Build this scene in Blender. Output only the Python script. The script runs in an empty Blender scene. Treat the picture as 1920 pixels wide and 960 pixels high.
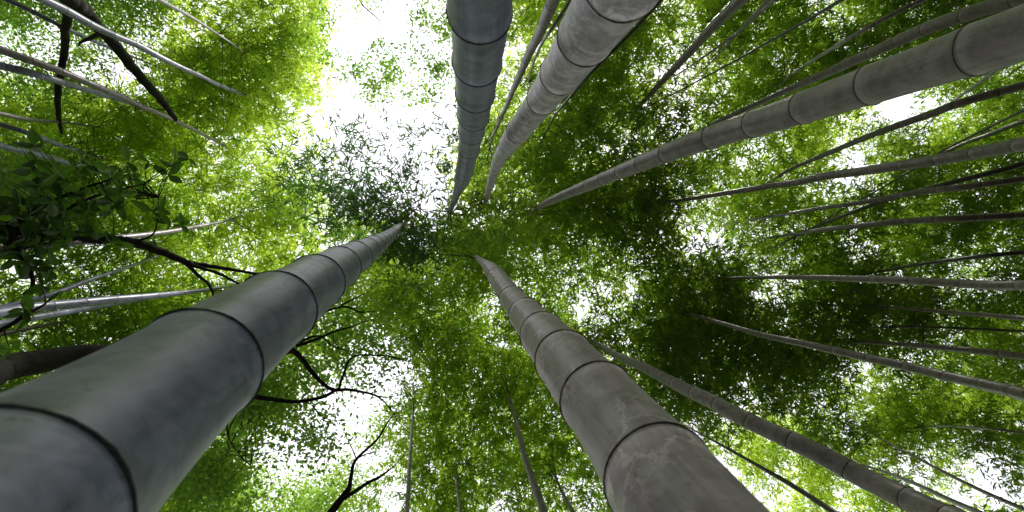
import bpy, math
import numpy as np
from mathutils import Vector, Matrix

rng = np.random.default_rng(11)
scene = bpy.context.scene
COL = scene.collection

# ------------------------------------------------------------------ camera
F = 853.3                      # focal length in photo pixels (16 mm on 36 mm, 1920 wide)
CAM_Z = 1.2
zc = np.array([(880-960)/F, (480-455)/F, -1.0]); zc /= np.linalg.norm(zc)   # the zenith as the camera sees it
xc = np.array([1.0, 0, 0]); xc -= xc.dot(zc)*zc; xc /= np.linalg.norm(xc)
yc = np.cross(zc, xc)
M = np.array([xc, yc, zc])     # camera coordinates -> world
CAM = np.array([0, 0, CAM_Z])
cam_d = bpy.data.cameras.new("camera"); cam_d.sensor_width = 36; cam_d.lens = 16
cam_d.clip_start = 0.02; cam_d.clip_end = 2000
cam_d.dof.use_dof = True; cam_d.dof.focus_distance = 4.0; cam_d.dof.aperture_fstop = 6.3
cam = bpy.data.objects.new("camera", cam_d); COL.objects.link(cam)
mw = Matrix([[M[0][0], M[0][1], M[0][2], 0], [M[1][0], M[1][1], M[1][2], 0], [M[2][0], M[2][1], M[2][2], CAM_Z], [0, 0, 0, 1]])
cam.matrix_world = mw
scene.camera = cam

def ray(u, v):
    d = np.stack([(np.asarray(u, float)-960)/F, (480-np.asarray(v, float))/F, -np.ones_like(np.asarray(u, float))], -1)
    return d @ M.T             # not normalised
def at_height(u, v, z):        # z above the ground
    r = ray(u, v)
    t = (z-CAM_Z)/r[..., 2]
    return CAM + r*np.asarray(t)[..., None]

# ------------------------------------------------------------------ world, sun, exposure
SUN_EL, SUN_AZ = math.radians(56), math.radians(-60)     # azimuth of the sun seen from above, from +x
world = bpy.data.worlds.new("World"); scene.world = world; world.use_nodes = True
nt = world.node_tree; nt.nodes.clear()
out = nt.nodes.new("ShaderNodeOutputWorld"); bg = nt.nodes.new("ShaderNodeBackground")
sky = nt.nodes.new("ShaderNodeTexSky"); sky.sky_type = 'NISHITA'; sky.sun_disc = False
sky.sun_elevation = SUN_EL; sky.sun_rotation = math.pi/2 - SUN_AZ
sky.dust_density = 4.0; sky.ozone_density = 1.0
tc = nt.nodes.new("ShaderNodeTexCoord"); nz = nt.nodes.new("ShaderNodeTexNoise")
nz.inputs["Scale"].default_value = 2.2; nz.inputs["Detail"].default_value = 6
ramp = nt.nodes.new("ShaderNodeValToRGB")
ramp.color_ramp.elements[0].position = 0.3; ramp.color_ramp.elements[0].color = (.78, .78, .78, 1)
ramp.color_ramp.elements[1].position = 0.6; ramp.color_ramp.elements[1].color = (1, 1, 1, 1)
mix = nt.nodes.new("ShaderNodeMix"); mix.data_type = 'RGBA'
mix.inputs["B"].default_value = (9.4, 9.1, 10.3, 1)       # bright overcast cloud
nt.links.new(tc.outputs["Generated"], nz.inputs["Vector"]); nt.links.new(nz.outputs["Fac"], ramp.inputs[0])
nt.links.new(ramp.outputs[0], mix.inputs["Factor"]); nt.links.new(sky.outputs[0], mix.inputs["A"])
nt.links.new(mix.outputs["Result"], bg.inputs[0]); bg.inputs[1].default_value = 0.12
nt.links.new(bg.outputs[0], out.inputs[0])
sun_d = bpy.data.lights.new("sun", 'SUN'); sun_d.energy = 2.6; sun_d.angle = math.radians(3); sun_d.color = (1, .96, .88)
sun = bpy.data.objects.new("sun", sun_d); COL.objects.link(sun)
sd = Vector((math.cos(SUN_EL)*math.cos(SUN_AZ), math.cos(SUN_EL)*math.sin(SUN_AZ), math.sin(SUN_EL)))
sun.rotation_euler = sd.to_track_quat('Z', 'Y').to_euler()
scene.view_settings.view_transform = 'Standard'; scene.view_settings.look = 'None'
scene.view_settings.exposure = 0.75; scene.view_settings.gamma = 1
cy = scene.cycles
scene.render.engine = 'CYCLES'
cy.max_bounces = 10; cy.diffuse_bounces = 4; cy.transmission_bounces = 6; cy.glossy_bounces = 2
cy.use_denoising = True
cy.sample_clamp_indirect = 4

# ------------------------------------------------------------------ materials
def new_mat(name):
    m = bpy.data.materials.new(name); m.use_nodes = True
    return m, m.node_tree.nodes, m.node_tree.links, m.node_tree.nodes["Principled BSDF"]
def N(nodes, t, **kw):
    n = nodes.new(t)
    for k, v in kw.items(): n.inputs[k].default_value = v
    return n
def rampn(nodes, stops):
    r = nodes.new("ShaderNodeValToRGB"); e = r.color_ramp.elements
    while len(e) < len(stops): e.new(0.5)
    for i, (p, c) in enumerate(stops): e[i].position = p; e[i].color = (*c, 1) if len(c) == 3 else c
    return r

def culm_mat(name, lo, hi, wax, wax_amt, scar_amt=0.0, wax_scale=19.0):
    """bamboo skin: UV x = angle (0..1), UV y = metres above the node below"""
    m, n, l, p = new_mat(name)
    tco = n.new("ShaderNodeTexCoord")
    n1 = N(n, "ShaderNodeTexNoise", Scale=24.0, Detail=6.0, Roughness=.65)
    l.new(tco.outputs["Object"], n1.inputs["Vector"])
    nl_ = N(n, "ShaderNodeTexNoise", Scale=8.5, Detail=4.0, Distortion=1.2); l.new(tco.outputs["Object"], nl_.inputs["Vector"])
    av = n.new("ShaderNodeMix"); av.inputs["Factor"].default_value = .55; l.new(n1.outputs["Fac"], av.inputs["A"]); l.new(nl_.outputs["Fac"], av.inputs["B"])
    r1 = rampn(n, [(.40, tuple(x*.85 for x in lo)), (.5, tuple((a+b)/2 for a, b in zip(lo, hi))), (.60, tuple(x*1.08 for x in hi))]); l.new(av.outputs["Result"], r1.inputs[0])
    # long grain
    mp = n.new("ShaderNodeMapping"); mp.inputs["Scale"].default_value = (120, 120, 5)
    l.new(tco.outputs["Object"], mp.inputs[0])
    n2 = N(n, "ShaderNodeTexNoise", Scale=1.0, Detail=4.0); l.new(mp.outputs[0], n2.inputs["Vector"])
    r2 = rampn(n, [(.3, (.8, .8, .8)), (.7, (1.15, 1.15, 1.15))]); l.new(n2.outputs["Fac"], r2.inputs[0])
    mg = n.new("ShaderNodeMix"); mg.data_type = 'RGBA'; mg.blend_type = 'MULTIPLY'; mg.inputs["Factor"].default_value = 1
    l.new(r1.outputs[0], mg.inputs["A"]); l.new(r2.outputs[0], mg.inputs["B"])
    # chalky wax patches, broken into islands
    n3 = N(n, "ShaderNodeTexNoise", Scale=wax_scale, Detail=7.0, Roughness=.62, Distortion=1.4); l.new(tco.outputs["Object"], n3.inputs["Vector"])
    r3 = rampn(n, [(.48, (0, 0, 0)), (.57, (wax_amt,)*3)]); l.new(n3.outputs["Fac"], r3.inputs[0])
    mx = n.new("ShaderNodeMix"); mx.data_type = 'RGBA'
    l.new(r3.outputs[0], mx.inputs["Factor"]); l.new(mg.outputs["Result"], mx.inputs["A"]); mx.inputs["B"].default_value = (*wax, 1)
    cur = mx.outputs["Result"]
    if scar_amt:
        # pale wandering cracks in the wax
        nd = N(n, "ShaderNodeTexNoise", Scale=16.0, Detail=5.0, Roughness=.7); l.new(tco.outputs["Object"], nd.inputs["Vector"])
        vm = n.new("ShaderNodeVectorMath"); vm.operation = 'SCALE'; vm.inputs["Scale"].default_value = .12; l.new(nd.outputs["Color"], vm.inputs[0])
        va = n.new("ShaderNodeVectorMath"); l.new(tco.outputs["Object"], va.inputs[0]); l.new(vm.outputs[0], va.inputs[1])
        vo = N(n, "ShaderNodeTexVoronoi", Scale=12.0); vo.feature = 'DISTANCE_TO_EDGE'; l.new(va.outputs[0], vo.inputs["Vector"])
        rc = rampn(n, [(.0, (1, 1, 1)), (.055, (0, 0, 0))]); l.new(vo.outputs["Distance"], rc.inputs[0])
        nm = N(n, "ShaderNodeTexNoise", Scale=7.0, Detail=2.0); l.new(tco.outputs["Object"], nm.inputs["Vector"])
        rm = rampn(n, [(.46, (0, 0, 0)), (.54, (scar_amt,)*3)]); l.new(nm.outputs["Fac"], rm.inputs[0])
        mm = n.new("ShaderNodeMath"); mm.operation = 'MULTIPLY'; l.new(rc.outputs[0], mm.inputs[0]); l.new(rm.outputs[0], mm.inputs[1])
        m4 = n.new("ShaderNodeMix"); m4.data_type = 'RGBA'; l.new(mm.outputs[0], m4.inputs["Factor"]); l.new(cur, m4.inputs["A"]); m4.inputs["B"].default_value = (.72, .60, .70, 1)
        cur = m4.outputs["Result"]
    # waxy band just below each node, grime just above it
    uv = n.new("ShaderNodeSeparateXYZ"); l.new(tco.outputs["UV"], uv.inputs[0])
    rb = rampn(n, [(.0, (.5, .47, .43)), (.035, (.8, .79, .77)), (.14, (1, 1, 1)), (.80, (1, 1, 1)), (.90, (1.25, 1.25, 1.25)), (.97, (1.7, 1.7, 1.7))])
    l.new(uv.outputs[1], rb.inputs[0])
    mb = n.new("ShaderNodeMix"); mb.data_type = 'RGBA'; mb.blend_type = 'MULTIPLY'; mb.inputs["Factor"].default_value = 1
    l.new(cur, mb.inputs["A"]); l.new(rb.outputs[0], mb.inputs["B"])
    # small dark specks of mould
    n5 = N(n, "ShaderNodeTexNoise", Scale=70.0, Detail=3.0); l.new(tco.outputs["Object"], n5.inputs["Vector"])
    r5 = rampn(n, [(.66, (1, 1, 1)), (.74, (.55, .53, .5))]); l.new(n5.outputs["Fac"], r5.inputs[0])
    ms = n.new("ShaderNodeMix"); ms.data_type = 'RGBA'; ms.blend_type = 'MULTIPLY'; ms.inputs["Factor"].default_value = 1
    l.new(mb.outputs["Result"], ms.inputs["A"]); l.new(r5.outputs[0], ms.inputs["B"])
    l.new(ms.outputs["Result"], p.inputs["Base Color"])
    p.inputs["Roughness"].default_value = .42
    p.inputs["Specular IOR Level"].default_value = .5
    bp = n.new("ShaderNodeBump"); bp.inputs["Strength"].default_value = .12; bp.inputs["Distance"].default_value = .004
    l.new(n3.outputs["Fac"], bp.inputs["Height"]); l.new(bp.outputs[0], p.inputs["Normal"])
    return m

MAT = {}
MAT['blue'] = culm_mat("bamboo_skin_blue_grey", (.135, .122, .185), (.28, .242, .36), (.66, .58, .76), .75, .35, 8.0)
MAT['slate'] = culm_mat("bamboo_skin_slate", (.115, .125, .21), (.18, .18, .30), (.30, .29, .44), .3)
MAT['grey'] = culm_mat("bamboo_skin_grey", (.31, .265, .35), (.43, .37, .49), (.70, .60, .74), .7)
MAT['scar'] = culm_mat("bamboo_skin_scarred", (.34, .28, .35), (.43, .36, .445), (.54, .455, .55), .3, .9)
MAT['warm'] = culm_mat("bamboo_skin_warm_grey", (.145, .12, .145), (.21, .175, .205), (.27, .22, .26), .3)
MAT['brown'] = culm_mat("bamboo_skin_brown", (.082, .066, .066), (.122, .100, .10), (.175, .145, .15), .25)
MAT['dark'] = culm_mat("bamboo_skin_dark", (.022, .020, .018), (.043, .038, .034), (.075, .065, .064), .2)
MAT['pale'] = culm_mat("bamboo_skin_pale", (.17, .155, .17), (.25, .22, .25), (.34, .3, .34), .4)

def simple_noise_mat(name, a, b, scale, rough=.9, bump=.5, stretch=(1, 1, 1), dist=.02):
    m, n, l, p = new_mat(name)
    tco = n.new("ShaderNodeTexCoord"); mp = n.new("ShaderNodeMapping"); mp.inputs["Scale"].default_value = stretch
    l.new(tco.outputs["Object"], mp.inputs[0])
    n1 = N(n, "ShaderNodeTexNoise", Scale=scale, Detail=8.0, Roughness=.65); l.new(mp.outputs[0], n1.inputs["Vector"])
    r1 = rampn(n, [(.36, a), (.64, b)]); l.new(n1.outputs["Fac"], r1.inputs[0]); l.new(r1.outputs[0], p.inputs["Base Color"])
    p.inputs["Roughness"].default_value = rough; p.inputs["Specular IOR Level"].default_value = .2
    bp = n.new("ShaderNodeBump"); bp.inputs["Strength"].default_value = bump; bp.inputs["Distance"].default_value = dist
    l.new(n1.outputs["Fac"], bp.inputs["Height"]); l.new(bp.outputs[0], p.inputs["Normal"])
    return m
MAT['ring'] = simple_noise_mat("node_ring_brown", (.022, .019, .016), (.12, .1, .085), 60, .8, .3)
MAT['ring_blue'] = simple_noise_mat("node_ring_dark", (.014, .018, .022), (.07, .078, .085), 60, .7, .3)
MAT['bark'] = simple_noise_mat("bark_dark", (.008, .007, .006), (.024, .021, .019), 14, .95, .8)
MAT['bark_moss'] = simple_noise_mat("bark_mossy", (.012, .011, .009), (.04, .042, .025), 10, .95, .8)
MAT['twig'] = simple_noise_mat("twig_dark", (.03, .028, .018), (.07, .065, .04), 20, .9, .2)
MAT['ground'] = simple_noise_mat("leaf_litter", (.05, .04, .025), (.12, .10, .065), 3.0, 1, .8)

def leaf_mat(name, refl, trans, tf=.55):
    m, n, l, p = new_mat(name); n.remove(p)
    o = n["Material Output"]
    at = n.new("ShaderNodeAttribute"); at.attribute_name = "tint"
    def tinted(c):
        lo = tuple(x*k for x, k in zip(c, (.62, .72, .7))); hi = tuple(min(1, x*k) for x, k in zip(c, (1.45, 1.2, 1.1)))
        r = rampn(n, [(0, lo), (.55, c), (1, hi)]); l.new(at.outputs["Fac"], r.inputs[0]); return r
    a = tinted(refl); b = tinted(trans)
    d = n.new("ShaderNodeBsdfDiffuse"); t = n.new("ShaderNodeBsdfTranslucent"); g = N(n, "ShaderNodeBsdfGlossy", Roughness=.38)
    g.inputs["Color"].default_value = (.8, .85, .8, 1)
    l.new(a.outputs[0], d.inputs[0]); l.new(b.outputs[0], t.inputs[0])
    m1 = N(n, "ShaderNodeMixShader", Fac=tf); l.new(d.outputs[0], m1.inputs[1]); l.new(t.outputs[0], m1.inputs[2])
    m2 = N(n, "ShaderNodeMixShader", Fac=.06); l.new(m1.outputs[0], m2.inputs[1]); l.new(g.outputs[0], m2.inputs[2])
    l.new(m2.outputs[0], o.inputs[0])
    return m
LM = {  # lime and deep green put the canopy's light and shade into leaf colour
 'b': leaf_mat("bamboo_leaf_lit_lime", (.10, .165, .025), (.54, .76, .07), .68),
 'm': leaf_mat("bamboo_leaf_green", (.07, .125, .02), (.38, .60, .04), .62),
 'd': leaf_mat("bamboo_leaf_shaded_green", (.045, .085, .015), (.22, .38, .025), .57),
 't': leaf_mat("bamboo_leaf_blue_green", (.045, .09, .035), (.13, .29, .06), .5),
 's': leaf_mat("tree_leaf_green", (.07, .13, .03), (.34, .58, .07), .62),
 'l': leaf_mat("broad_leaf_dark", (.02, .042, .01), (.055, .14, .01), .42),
}

# ------------------------------------------------------------------ mesh helpers
def mesh_obj(name, verts, faces, mat, parent=None, smooth=True):
    me = bpy.data.meshes.new(name); me.from_pydata([tuple(v) for v in verts], [], faces); me.materials.append(mat)
    if smooth: me.polygons.foreach_set("use_smooth", [True]*len(me.polygons))
    me.update()
    o = bpy.data.objects.new(name, me); COL.objects.link(o)
    if parent: o.parent = parent
    return o
def quads_obj(name, V, mat, tint=None, parent=None):
    """V: (n,4,3) one quad per leaf"""
    n = len(V); me = bpy.data.meshes.new(name)
    me.vertices.add(n*4); me.vertices.foreach_set("co", V.astype(np.float32).ravel())
    me.loops.add(n*4); me.loops.foreach_set("vertex_index", np.arange(n*4, dtype=np.int32))
    me.polygons.add(n); me.polygons.foreach_set("loop_start", np.arange(0, n*4, 4, dtype=np.int32))
    if tint is not None:
        a = me.attributes.new("tint", 'FLOAT', 'POINT'); a.data.foreach_set("value", np.repeat(tint, 4).astype(np.float32))
    me.materials.append(mat); me.update(calc_edges=True)
    o = bpy.data.objects.new(name, me); COL.objects.link(o)
    if parent: o.parent = parent
    return o
def frames(P):
    T = np.gradient(P, axis=0); T /= np.linalg.norm(T, axis=1)[:, None]+1e-12
    ref = np.array([1.0, 0, 0]) if abs(T[0][0]) < .9 else np.array([0, 1.0, 0])
    a = np.cross(T[0], ref); a /= np.linalg.norm(a); A = [a]
    for i in range(1, len(P)):
        a = A[-1] - T[i]*A[-1].dot(T[i]); a /= np.linalg.norm(a); A.append(a)
    A = np.array(A); return T, A, np.cross(T, A)
def tube_data(P, R, seg, base=0, wob=0):
    P = np.asarray(P, float); T, A, B = frames(P)
    th = np.linspace(0, 2*np.pi, seg, endpoint=False)
    R = np.asarray(R, float)[:, None]*np.ones(seg)
    if wob: R = R*(1+wob*np.sin(3*th+P[:, 2:3]*2)*.5+wob*rng.normal(size=R.shape)*.4)
    V = P[:, None, :] + R[..., None]*(np.cos(th)[None, :, None]*A[:, None, :]+np.sin(th)[None, :, None]*B[:, None, :])
    n = len(P); V = V.reshape(-1, 3); Fc = []
    for i in range(n-1):
        for j in range(seg):
            k = (j+1) % seg
            Fc.append((base+i*seg+j, base+i*seg+k, base+(i+1)*seg+k, base+(i+1)*seg+j))
    Fc.append(tuple(base+(n-1)*seg+j for j in range(seg)))
    return V, Fc
def tubes_obj(name, tubes, mat, parent=None):
    VV, FF, b = [], [], 0
    for P, R, seg, w in tubes:
        V, Fc = tube_data(P, R, seg, b, w); VV.append(V); FF += Fc; b += len(V)
    return mesh_obj(name, np.concatenate(VV), FF, mat, parent)
def empty(name, loc, label, cat, group=None):
    o = bpy.data.objects.new(name, None); COL.objects.link(o); o.location = loc
    o.empty_display_size = .3
    o["label"] = label; o["category"] = cat
    if group: o["group"] = group
    return o
def spline(P, n):
    """Catmull-Rom through P (k,d), n samples; returns samples and their parameter"""
    P = np.asarray(P, float); k = len(P)
    Q = np.vstack([2*P[0]-P[1], P, 2*P[-1]-P[-2]])
    t = np.linspace(0, k-1-1e-6, n); i = t.astype(int); f = (t-i)[:, None]
    a, b, c, d = Q[i], Q[i+1], Q[i+2], Q[i+3]
    return .5*((2*b)+(-a+c)*f+(2*a-5*b+4*c-d)*f**2+(-a+3*b-3*c+d)*f**3), t

# ------------------------------------------------------------------ the ground
g = 60
ax = np.linspace(-1, 1, g); ax = np.sign(ax)*np.abs(ax)**2.2*400
GX, GY = np.meshgrid(ax, ax)
GZ = .12*np.sin(GX*.5)*np.cos(GY*.43)+.05*np.sin(GX*1.7+1)*np.sin(GY*1.9) - .1
GZ = GZ*np.exp(-(GX**2+GY**2)/60**2)
gf = [(j*g+i, j*g+i+1, (j+1)*g+i+1, (j+1)*g+i) for j in range(g-1) for i in range(g-1)]
o = mesh_obj("ground", np.stack([GX, GY, GZ], -1).reshape(-1, 3), gf, MAT['ground']); o["kind"] = "structure"

# ------------------------------------------------------------------ bamboo culms
TOPZ = 15.5
def taper(z): return np.clip(1-.72*(np.clip(z, 0, TOPZ)/TOPZ)**1.35, .1, 1)
def reconstruct(pts, R0):
    """photo centreline + apparent widths -> real positions, from the culm's own thickness"""
    pts = np.asarray(pts, float); u, v, w = pts.T
    r = ray(u, v); rn = r/np.linalg.norm(r, axis=1)[:, None]
    du, dv = np.gradient(u), np.gradient(v); L = np.hypot(du, dv)+1e-9; nu, nv = -dv/L, du/L
    e1 = ray(u+nu*w/2, v+nv*w/2); e2 = ray(u-nu*w/2, v-nv*w/2)
    c = (e1*e2).sum(1)/np.linalg.norm(e1, axis=1)/np.linalg.norm(e2, axis=1)
    al = np.arccos(np.clip(c, -1, 1))/2
    s = R0/np.tan(al)
    for _ in range(25):
        P = CAM+rn*s[:, None]; R = R0*taper(P[:, 2])
        T = np.gradient(P, axis=0) if len(P) > 2 else np.repeat((P[1]-P[0])[None], len(P), 0)
        T /= np.linalg.norm(T, axis=1)[:, None]+1e-9
        sn = np.clip(np.linalg.norm(np.cross(T, rn), axis=1), .35, 1)
        sn2 = np.sqrt((R/np.tan(al))**2+(R/sn)**2)
        s = .6*s+.4*sn2
    return rn, s, al
def culm_points(pts, R0, ztip):
    """scale the thickness so that the seen top comes out at height ztip, smooth the distances"""
    for _ in range(14):
        rn, s, al = reconstruct(pts, R0)
        z = CAM_Z+rn[:, 2]*s
        if ztip is None: break
        zt = np.median(z[-3:]/np.asarray(ZREF(len(pts), ztip)))
        R0 = float(np.clip(R0*(1/zt)**.7, .012, .085))
    # smooth 1/s (linear along a straight culm in perspective) with a low order fit against the path
    pts = np.asarray(pts, float); d = np.r_[0, np.cumsum(np.hypot(np.diff(pts[:, 0]), np.diff(pts[:, 1])))]
    if len(pts) >= 4:
        deg = 2 if len(pts) < 9 else 3
        wgt = s**.3
        k = np.polyfit(d/d[-1], np.log(s), deg, w=wgt)
        sf = np.exp(np.polyval(k, d/d[-1]))
        s = .15*s+.85*sf if ztip is not None else .5*s+.5*sf
    P = CAM+rn*s[:, None]
    for i in range(1, len(P)):                            # the culm always climbs
        if P[i, 2] < P[i-1, 2]+.08:
            P[i] = CAM+rn[i]*((P[i-1, 2]+.08-CAM_Z)/rn[i, 2])
    return P, R0
def ZREF(n, ztip): return [ztip*.9, ztip*.95, ztip]

ring_cache = {}
def ring_mesh(seg, mat, big):
    key = (seg, mat)
    if key in ring_cache: return ring_cache[key]
    prof = [(1.0, -.10), (1.045, -.045), (1.06, 0), (1.035, .05), (1.0, .10)] if big else [(1.0, -.13), (1.08, 0), (1.0, .13)]
    th = np.linspace(0, 2*np.pi, seg, endpoint=False); V = []; Fc = []
    for i, (r, z) in enumerate(prof):
        rr = r*(1+.006*np.sin(5*th+i)+.004*rng.normal(size=seg)); V += list(zip(rr*np.cos(th), rr*np.sin(th), z+.012*np.sin(3*th)+0*th))
    for i in range(len(prof)-1):
        for j in range(seg): Fc.append((i*seg+j, i*seg+(j+1) % seg, (i+1)*seg+(j+1) % seg, (i+1)*seg+j))
    me = bpy.data.meshes.new("node_ring"); me.from_pydata(V, [], Fc); me.materials.append(MAT[mat])
    me.polygons.foreach_set("use_smooth", [True]*len(me.polygons)); ring_cache[key] = me
    return me

BAMBOOS = []      # (root, crown curve points)
def bamboo(key, label, pts, mat, R0=.05, ztip=10.5, nodes=None, group=None, inter=.30, seg=14, ringmat='ring', name="bamboo", ring_min=7, K=None, decay=None):
    if K is not None: P = np.array(K)
    else: P, R0 = culm_points(pts, R0, ztip)
    tap = taper if decay is None else (lambda z: np.exp(-decay*np.clip(np.asarray(z)-1.2, -1, 12)))
    # down to the ground: bend to the vertical below the lowest seen point
    d0 = P[0]-P[1]; d0 /= np.linalg.norm(d0)
    low = []; p = P[0].copy(); d = d0.copy()
    if d[2] > -.3: d[2] = -.3
    while p[2] > -.25:
        d = .8*d+.2*np.array([0, 0, -1.0]); d /= np.linalg.norm(d)
        p = p+d*.3; low.append(p.copy())
        if len(low) > 200: break
    # up through the crown, nodding over
    up = []; p = P[-1].copy(); d = P[-1]-P[-2]; d /= np.linalg.norm(d); d = .8*d+.2*np.array([0, 0, 1.0]); d /= np.linalg.norm(d)
    lean = np.array([d[0], d[1], 0]); lean = lean/(np.linalg.norm(lean)+1e-6)
    while p[2] < TOPZ-1 and len(up) < 30:
        d = d+lean*.05; d /= np.linalg.norm(d); p = p+d*.5; up.append(p.copy())
    full = np.array(low[::-1]+list(P)+up); nlow = len(low)
    S, tp = spline(full, max(60, len(full)*24))
    Lc = np.r_[0, np.cumsum(np.linalg.norm(np.diff(S, axis=0), axis=1))]
    # node positions along the culm
    if nodes is not None:
        tn = []
        for nd_ in nodes: tn.append(Lc[int(np.argmin(np.linalg.norm(S-np.array(nd_), axis=1)))])
        tn = sorted(tn); step = np.clip(np.median(np.diff(tn)), .2, .4)
        a = tn[0]
        while a-step*.92 > .1: a -= step*.92; tn.insert(0, a)
        a = tn[-1]
        while a+step*1.05 < Lc[-1]-.3: a += step*1.05; tn.append(a)
        tn = np.array(tn)
    else:
        tn = [.12]; a = .12; k = 0
        while True:
            z = np.interp(a, Lc, S[:, 2]); st = inter*(.55+.5*min(1, z/3.0)) * (1+.05*rng.normal())
            a += st
            if a > Lc[-1]-.2: break
            tn.append(a)
        tn = np.array(tn)
    # rings of the mesh: around each node a swelling, and a few between
    q = [0.0]
    for i, a in enumerate(tn):
        Rz = R0*tap(np.interp(a, Lc, S[:, 2])); h = Rz*.16
        q += [a-h*2.2, a-h*.7, a, a+h*.7, a+h*2.6]
        if i+1 < len(tn):
            st = tn[i+1]-a
            q += [a+st*f for f in ((.35, .65) if seg < 20 else (.25, .4, .55, .7))]
    q.append(Lc[-1]); q = np.unique(np.clip(np.array(q), 0, Lc[-1])); q = q[np.r_[True, np.diff(q) > 1e-4]]
    C = np.stack([np.interp(q, Lc, S[:, k]) for k in range(3)], 1)
    if len(C) > 6:
        pass
    ip = np.searchsorted(tn, q+1e-6)-1
    prev = np.where(ip >= 0, tn[np.clip(ip, 0, None)], 0); nxt = np.where(ip+1 < len(tn), tn[np.clip(ip+1, 0, len(tn)-1)], Lc[-1])
    frac = np.clip((q-prev)/np.maximum(nxt-prev, 1e-3), 0, 1)
    dn = np.min(np.abs(q[:, None]-tn[None, :]), axis=1)
    base = R0*tap(C[:, 2])
    R = base*(1+.045*np.exp(-(dn/(base*.28))**2))*(1-.012*np.sin(np.pi*frac))
    tipfade = np.clip((Lc[-1]-q)/1.5, .08, 1); R = R*tipfade
    org = np.array([full[0][0], full[0][1], 0.0])
    V, Fc = tube_data(C-org, R, seg)
    root = empty(name, org, label, "bamboo", group)
    cu = mesh_obj("culm", V, Fc, MAT[mat], root)
    uvl = cu.data.uv_layers.new(name="UVMap")
    vi = np.zeros(len(cu.data.loops), dtype=np.int32); cu.data.loops.foreach_get("vertex_index", vi)
    uvs = np.stack([(vi % seg)/seg, frac[vi//seg]], 1).astype(np.float32); uvl.data.foreach_set("uv", uvs.ravel())
    # node rings, each a part (those that show; the tiny ones high up are in the swelling of the culm)
    T, A, B = frames(S)
    rings_small = []
    for a in tn:
        c = np.array([np.interp(a, Lc, S[:, k]) for k in range(3)])
        i = int(np.argmin(np.abs(Lc-a))); t = Vector(T[i]); Rz = R0*tap(c[2])*min(1, max(.08, (Lc[-1]-a)/1.5))
        d_ = np.linalg.norm(c-CAM); cz = M.T@(c-CAM)
        appar = 2*Rz*F/d_
        if appar < ring_min or cz[2] > -.05: continue
        uu = 960+F*cz[0]/-cz[2]; vv = 480-F*cz[1]/-cz[2]
        if not (-250 < uu < 2170 and -250 < vv < 1210): continue
        ro = bpy.data.objects.new("node_ring", ring_mesh(32 if seg > 20 else 12, ringmat, seg > 20)); COL.objects.link(ro); ro.parent = root
        ro.location = Vector(c-org); ro.rotation_euler = t.to_track_quat('Z', 'Y').to_euler(); k_ = Rz*1.015; ro.scale = (k_, k_, k_*(.42 if seg > 20 else .55))
    # twig stubs to carry the crown
    ztop = S[:, 2]
    BAMBOOS.append(dict(root=root, org=org, S=S, L=Lc, R0=R0, label=label, clumps=[], key=key))
    return root
GRP = "bamboo culms rising into the canopy"
# --- the five thick culms close to the camera: (u, v, apparent width) from low to high
bamboo('A', "thickest culm, blue-grey, running in from the lower left corner", None, 'slate', 0.075, None, seg=48, group=GRP, ringmat='ring_blue', decay=0.0903,
  K=[(-0.002,0.057,0.744),(-0.154,0.123,1.119),(-0.279,0.170,1.464),(-0.327,0.163,1.715),(-0.346,0.136,1.942),(-0.369,0.114,2.206),(-0.392,0.092,2.475),(-0.411,0.084,2.634),(-0.452,0.066,2.991),(-0.544,0.018,3.881),(-0.676,-0.054,5.110),(-0.861,-0.158,6.695),(-1.058,-0.265,8.339),(-1.221,-0.341,9.674),(-1.376,-0.409,10.929)],
  nodes=[(-0.284,0.170,1.485),(-0.334,0.152,1.799),(-0.359,0.124,2.078),(-0.382,0.100,2.372),(-0.422,0.080,2.720),(-0.464,0.060,3.102),(-0.504,0.039,3.486)])
bamboo('B', "thick slate-blue culm coming straight down from the middle of the top edge", None, 'slate', 0.07, None, seg=48, group=GRP, ringmat='ring_blue', decay=0.0755,
  K=[(-0.007,-0.496,1.187),(0.009,-0.488,1.701),(0.022,-0.482,2.132),(0.024,-0.480,2.299),(0.022,-0.481,2.410),(0.021,-0.486,2.624),(0.018,-0.496,2.907),(0.012,-0.518,3.303),(0.001,-0.529,3.732),(-0.020,-0.486,4.048),(-0.049,-0.455,4.500),(-0.073,-0.515,5.220),(-0.131,-0.578,6.404),(-0.278,-0.565,8.484),(-0.455,-0.530,10.886)],
  nodes=[(0.022,-0.481,2.164),(0.022,-0.481,2.425),(0.021,-0.488,2.696),(0.017,-0.500,2.999),(0.011,-0.520,3.355),(-0.000,-0.528,3.756),(-0.033,-0.463,4.224)])
bamboo('C', "thick pale grey culm mottled with white wax, right of the slate-blue one", None, 'grey', 0.07, None, seg=48, group=GRP, ringmat='ring', decay=0.0757,
  K=[(0.255,-0.438,1.946),(0.264,-0.460,2.099),(0.274,-0.487,2.300),(0.288,-0.535,2.658),(0.293,-0.577,3.034),(0.271,-0.573,3.293),(0.245,-0.564,3.537),(0.240,-0.583,3.769),(0.243,-0.616,4.146),(0.244,-0.668,4.743),(0.253,-0.718,5.806),(0.279,-0.739,8.038),(0.304,-0.749,10.140),(0.311,-0.752,10.682),(0.312,-0.753,10.760)],
  nodes=[(0.255,-0.438,1.946),(0.272,-0.481,2.255),(0.286,-0.530,2.618),(0.294,-0.576,3.018),(0.247,-0.564,3.503),(0.242,-0.603,3.969),(0.243,-0.639,4.423),(0.245,-0.677,4.860)])
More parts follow.
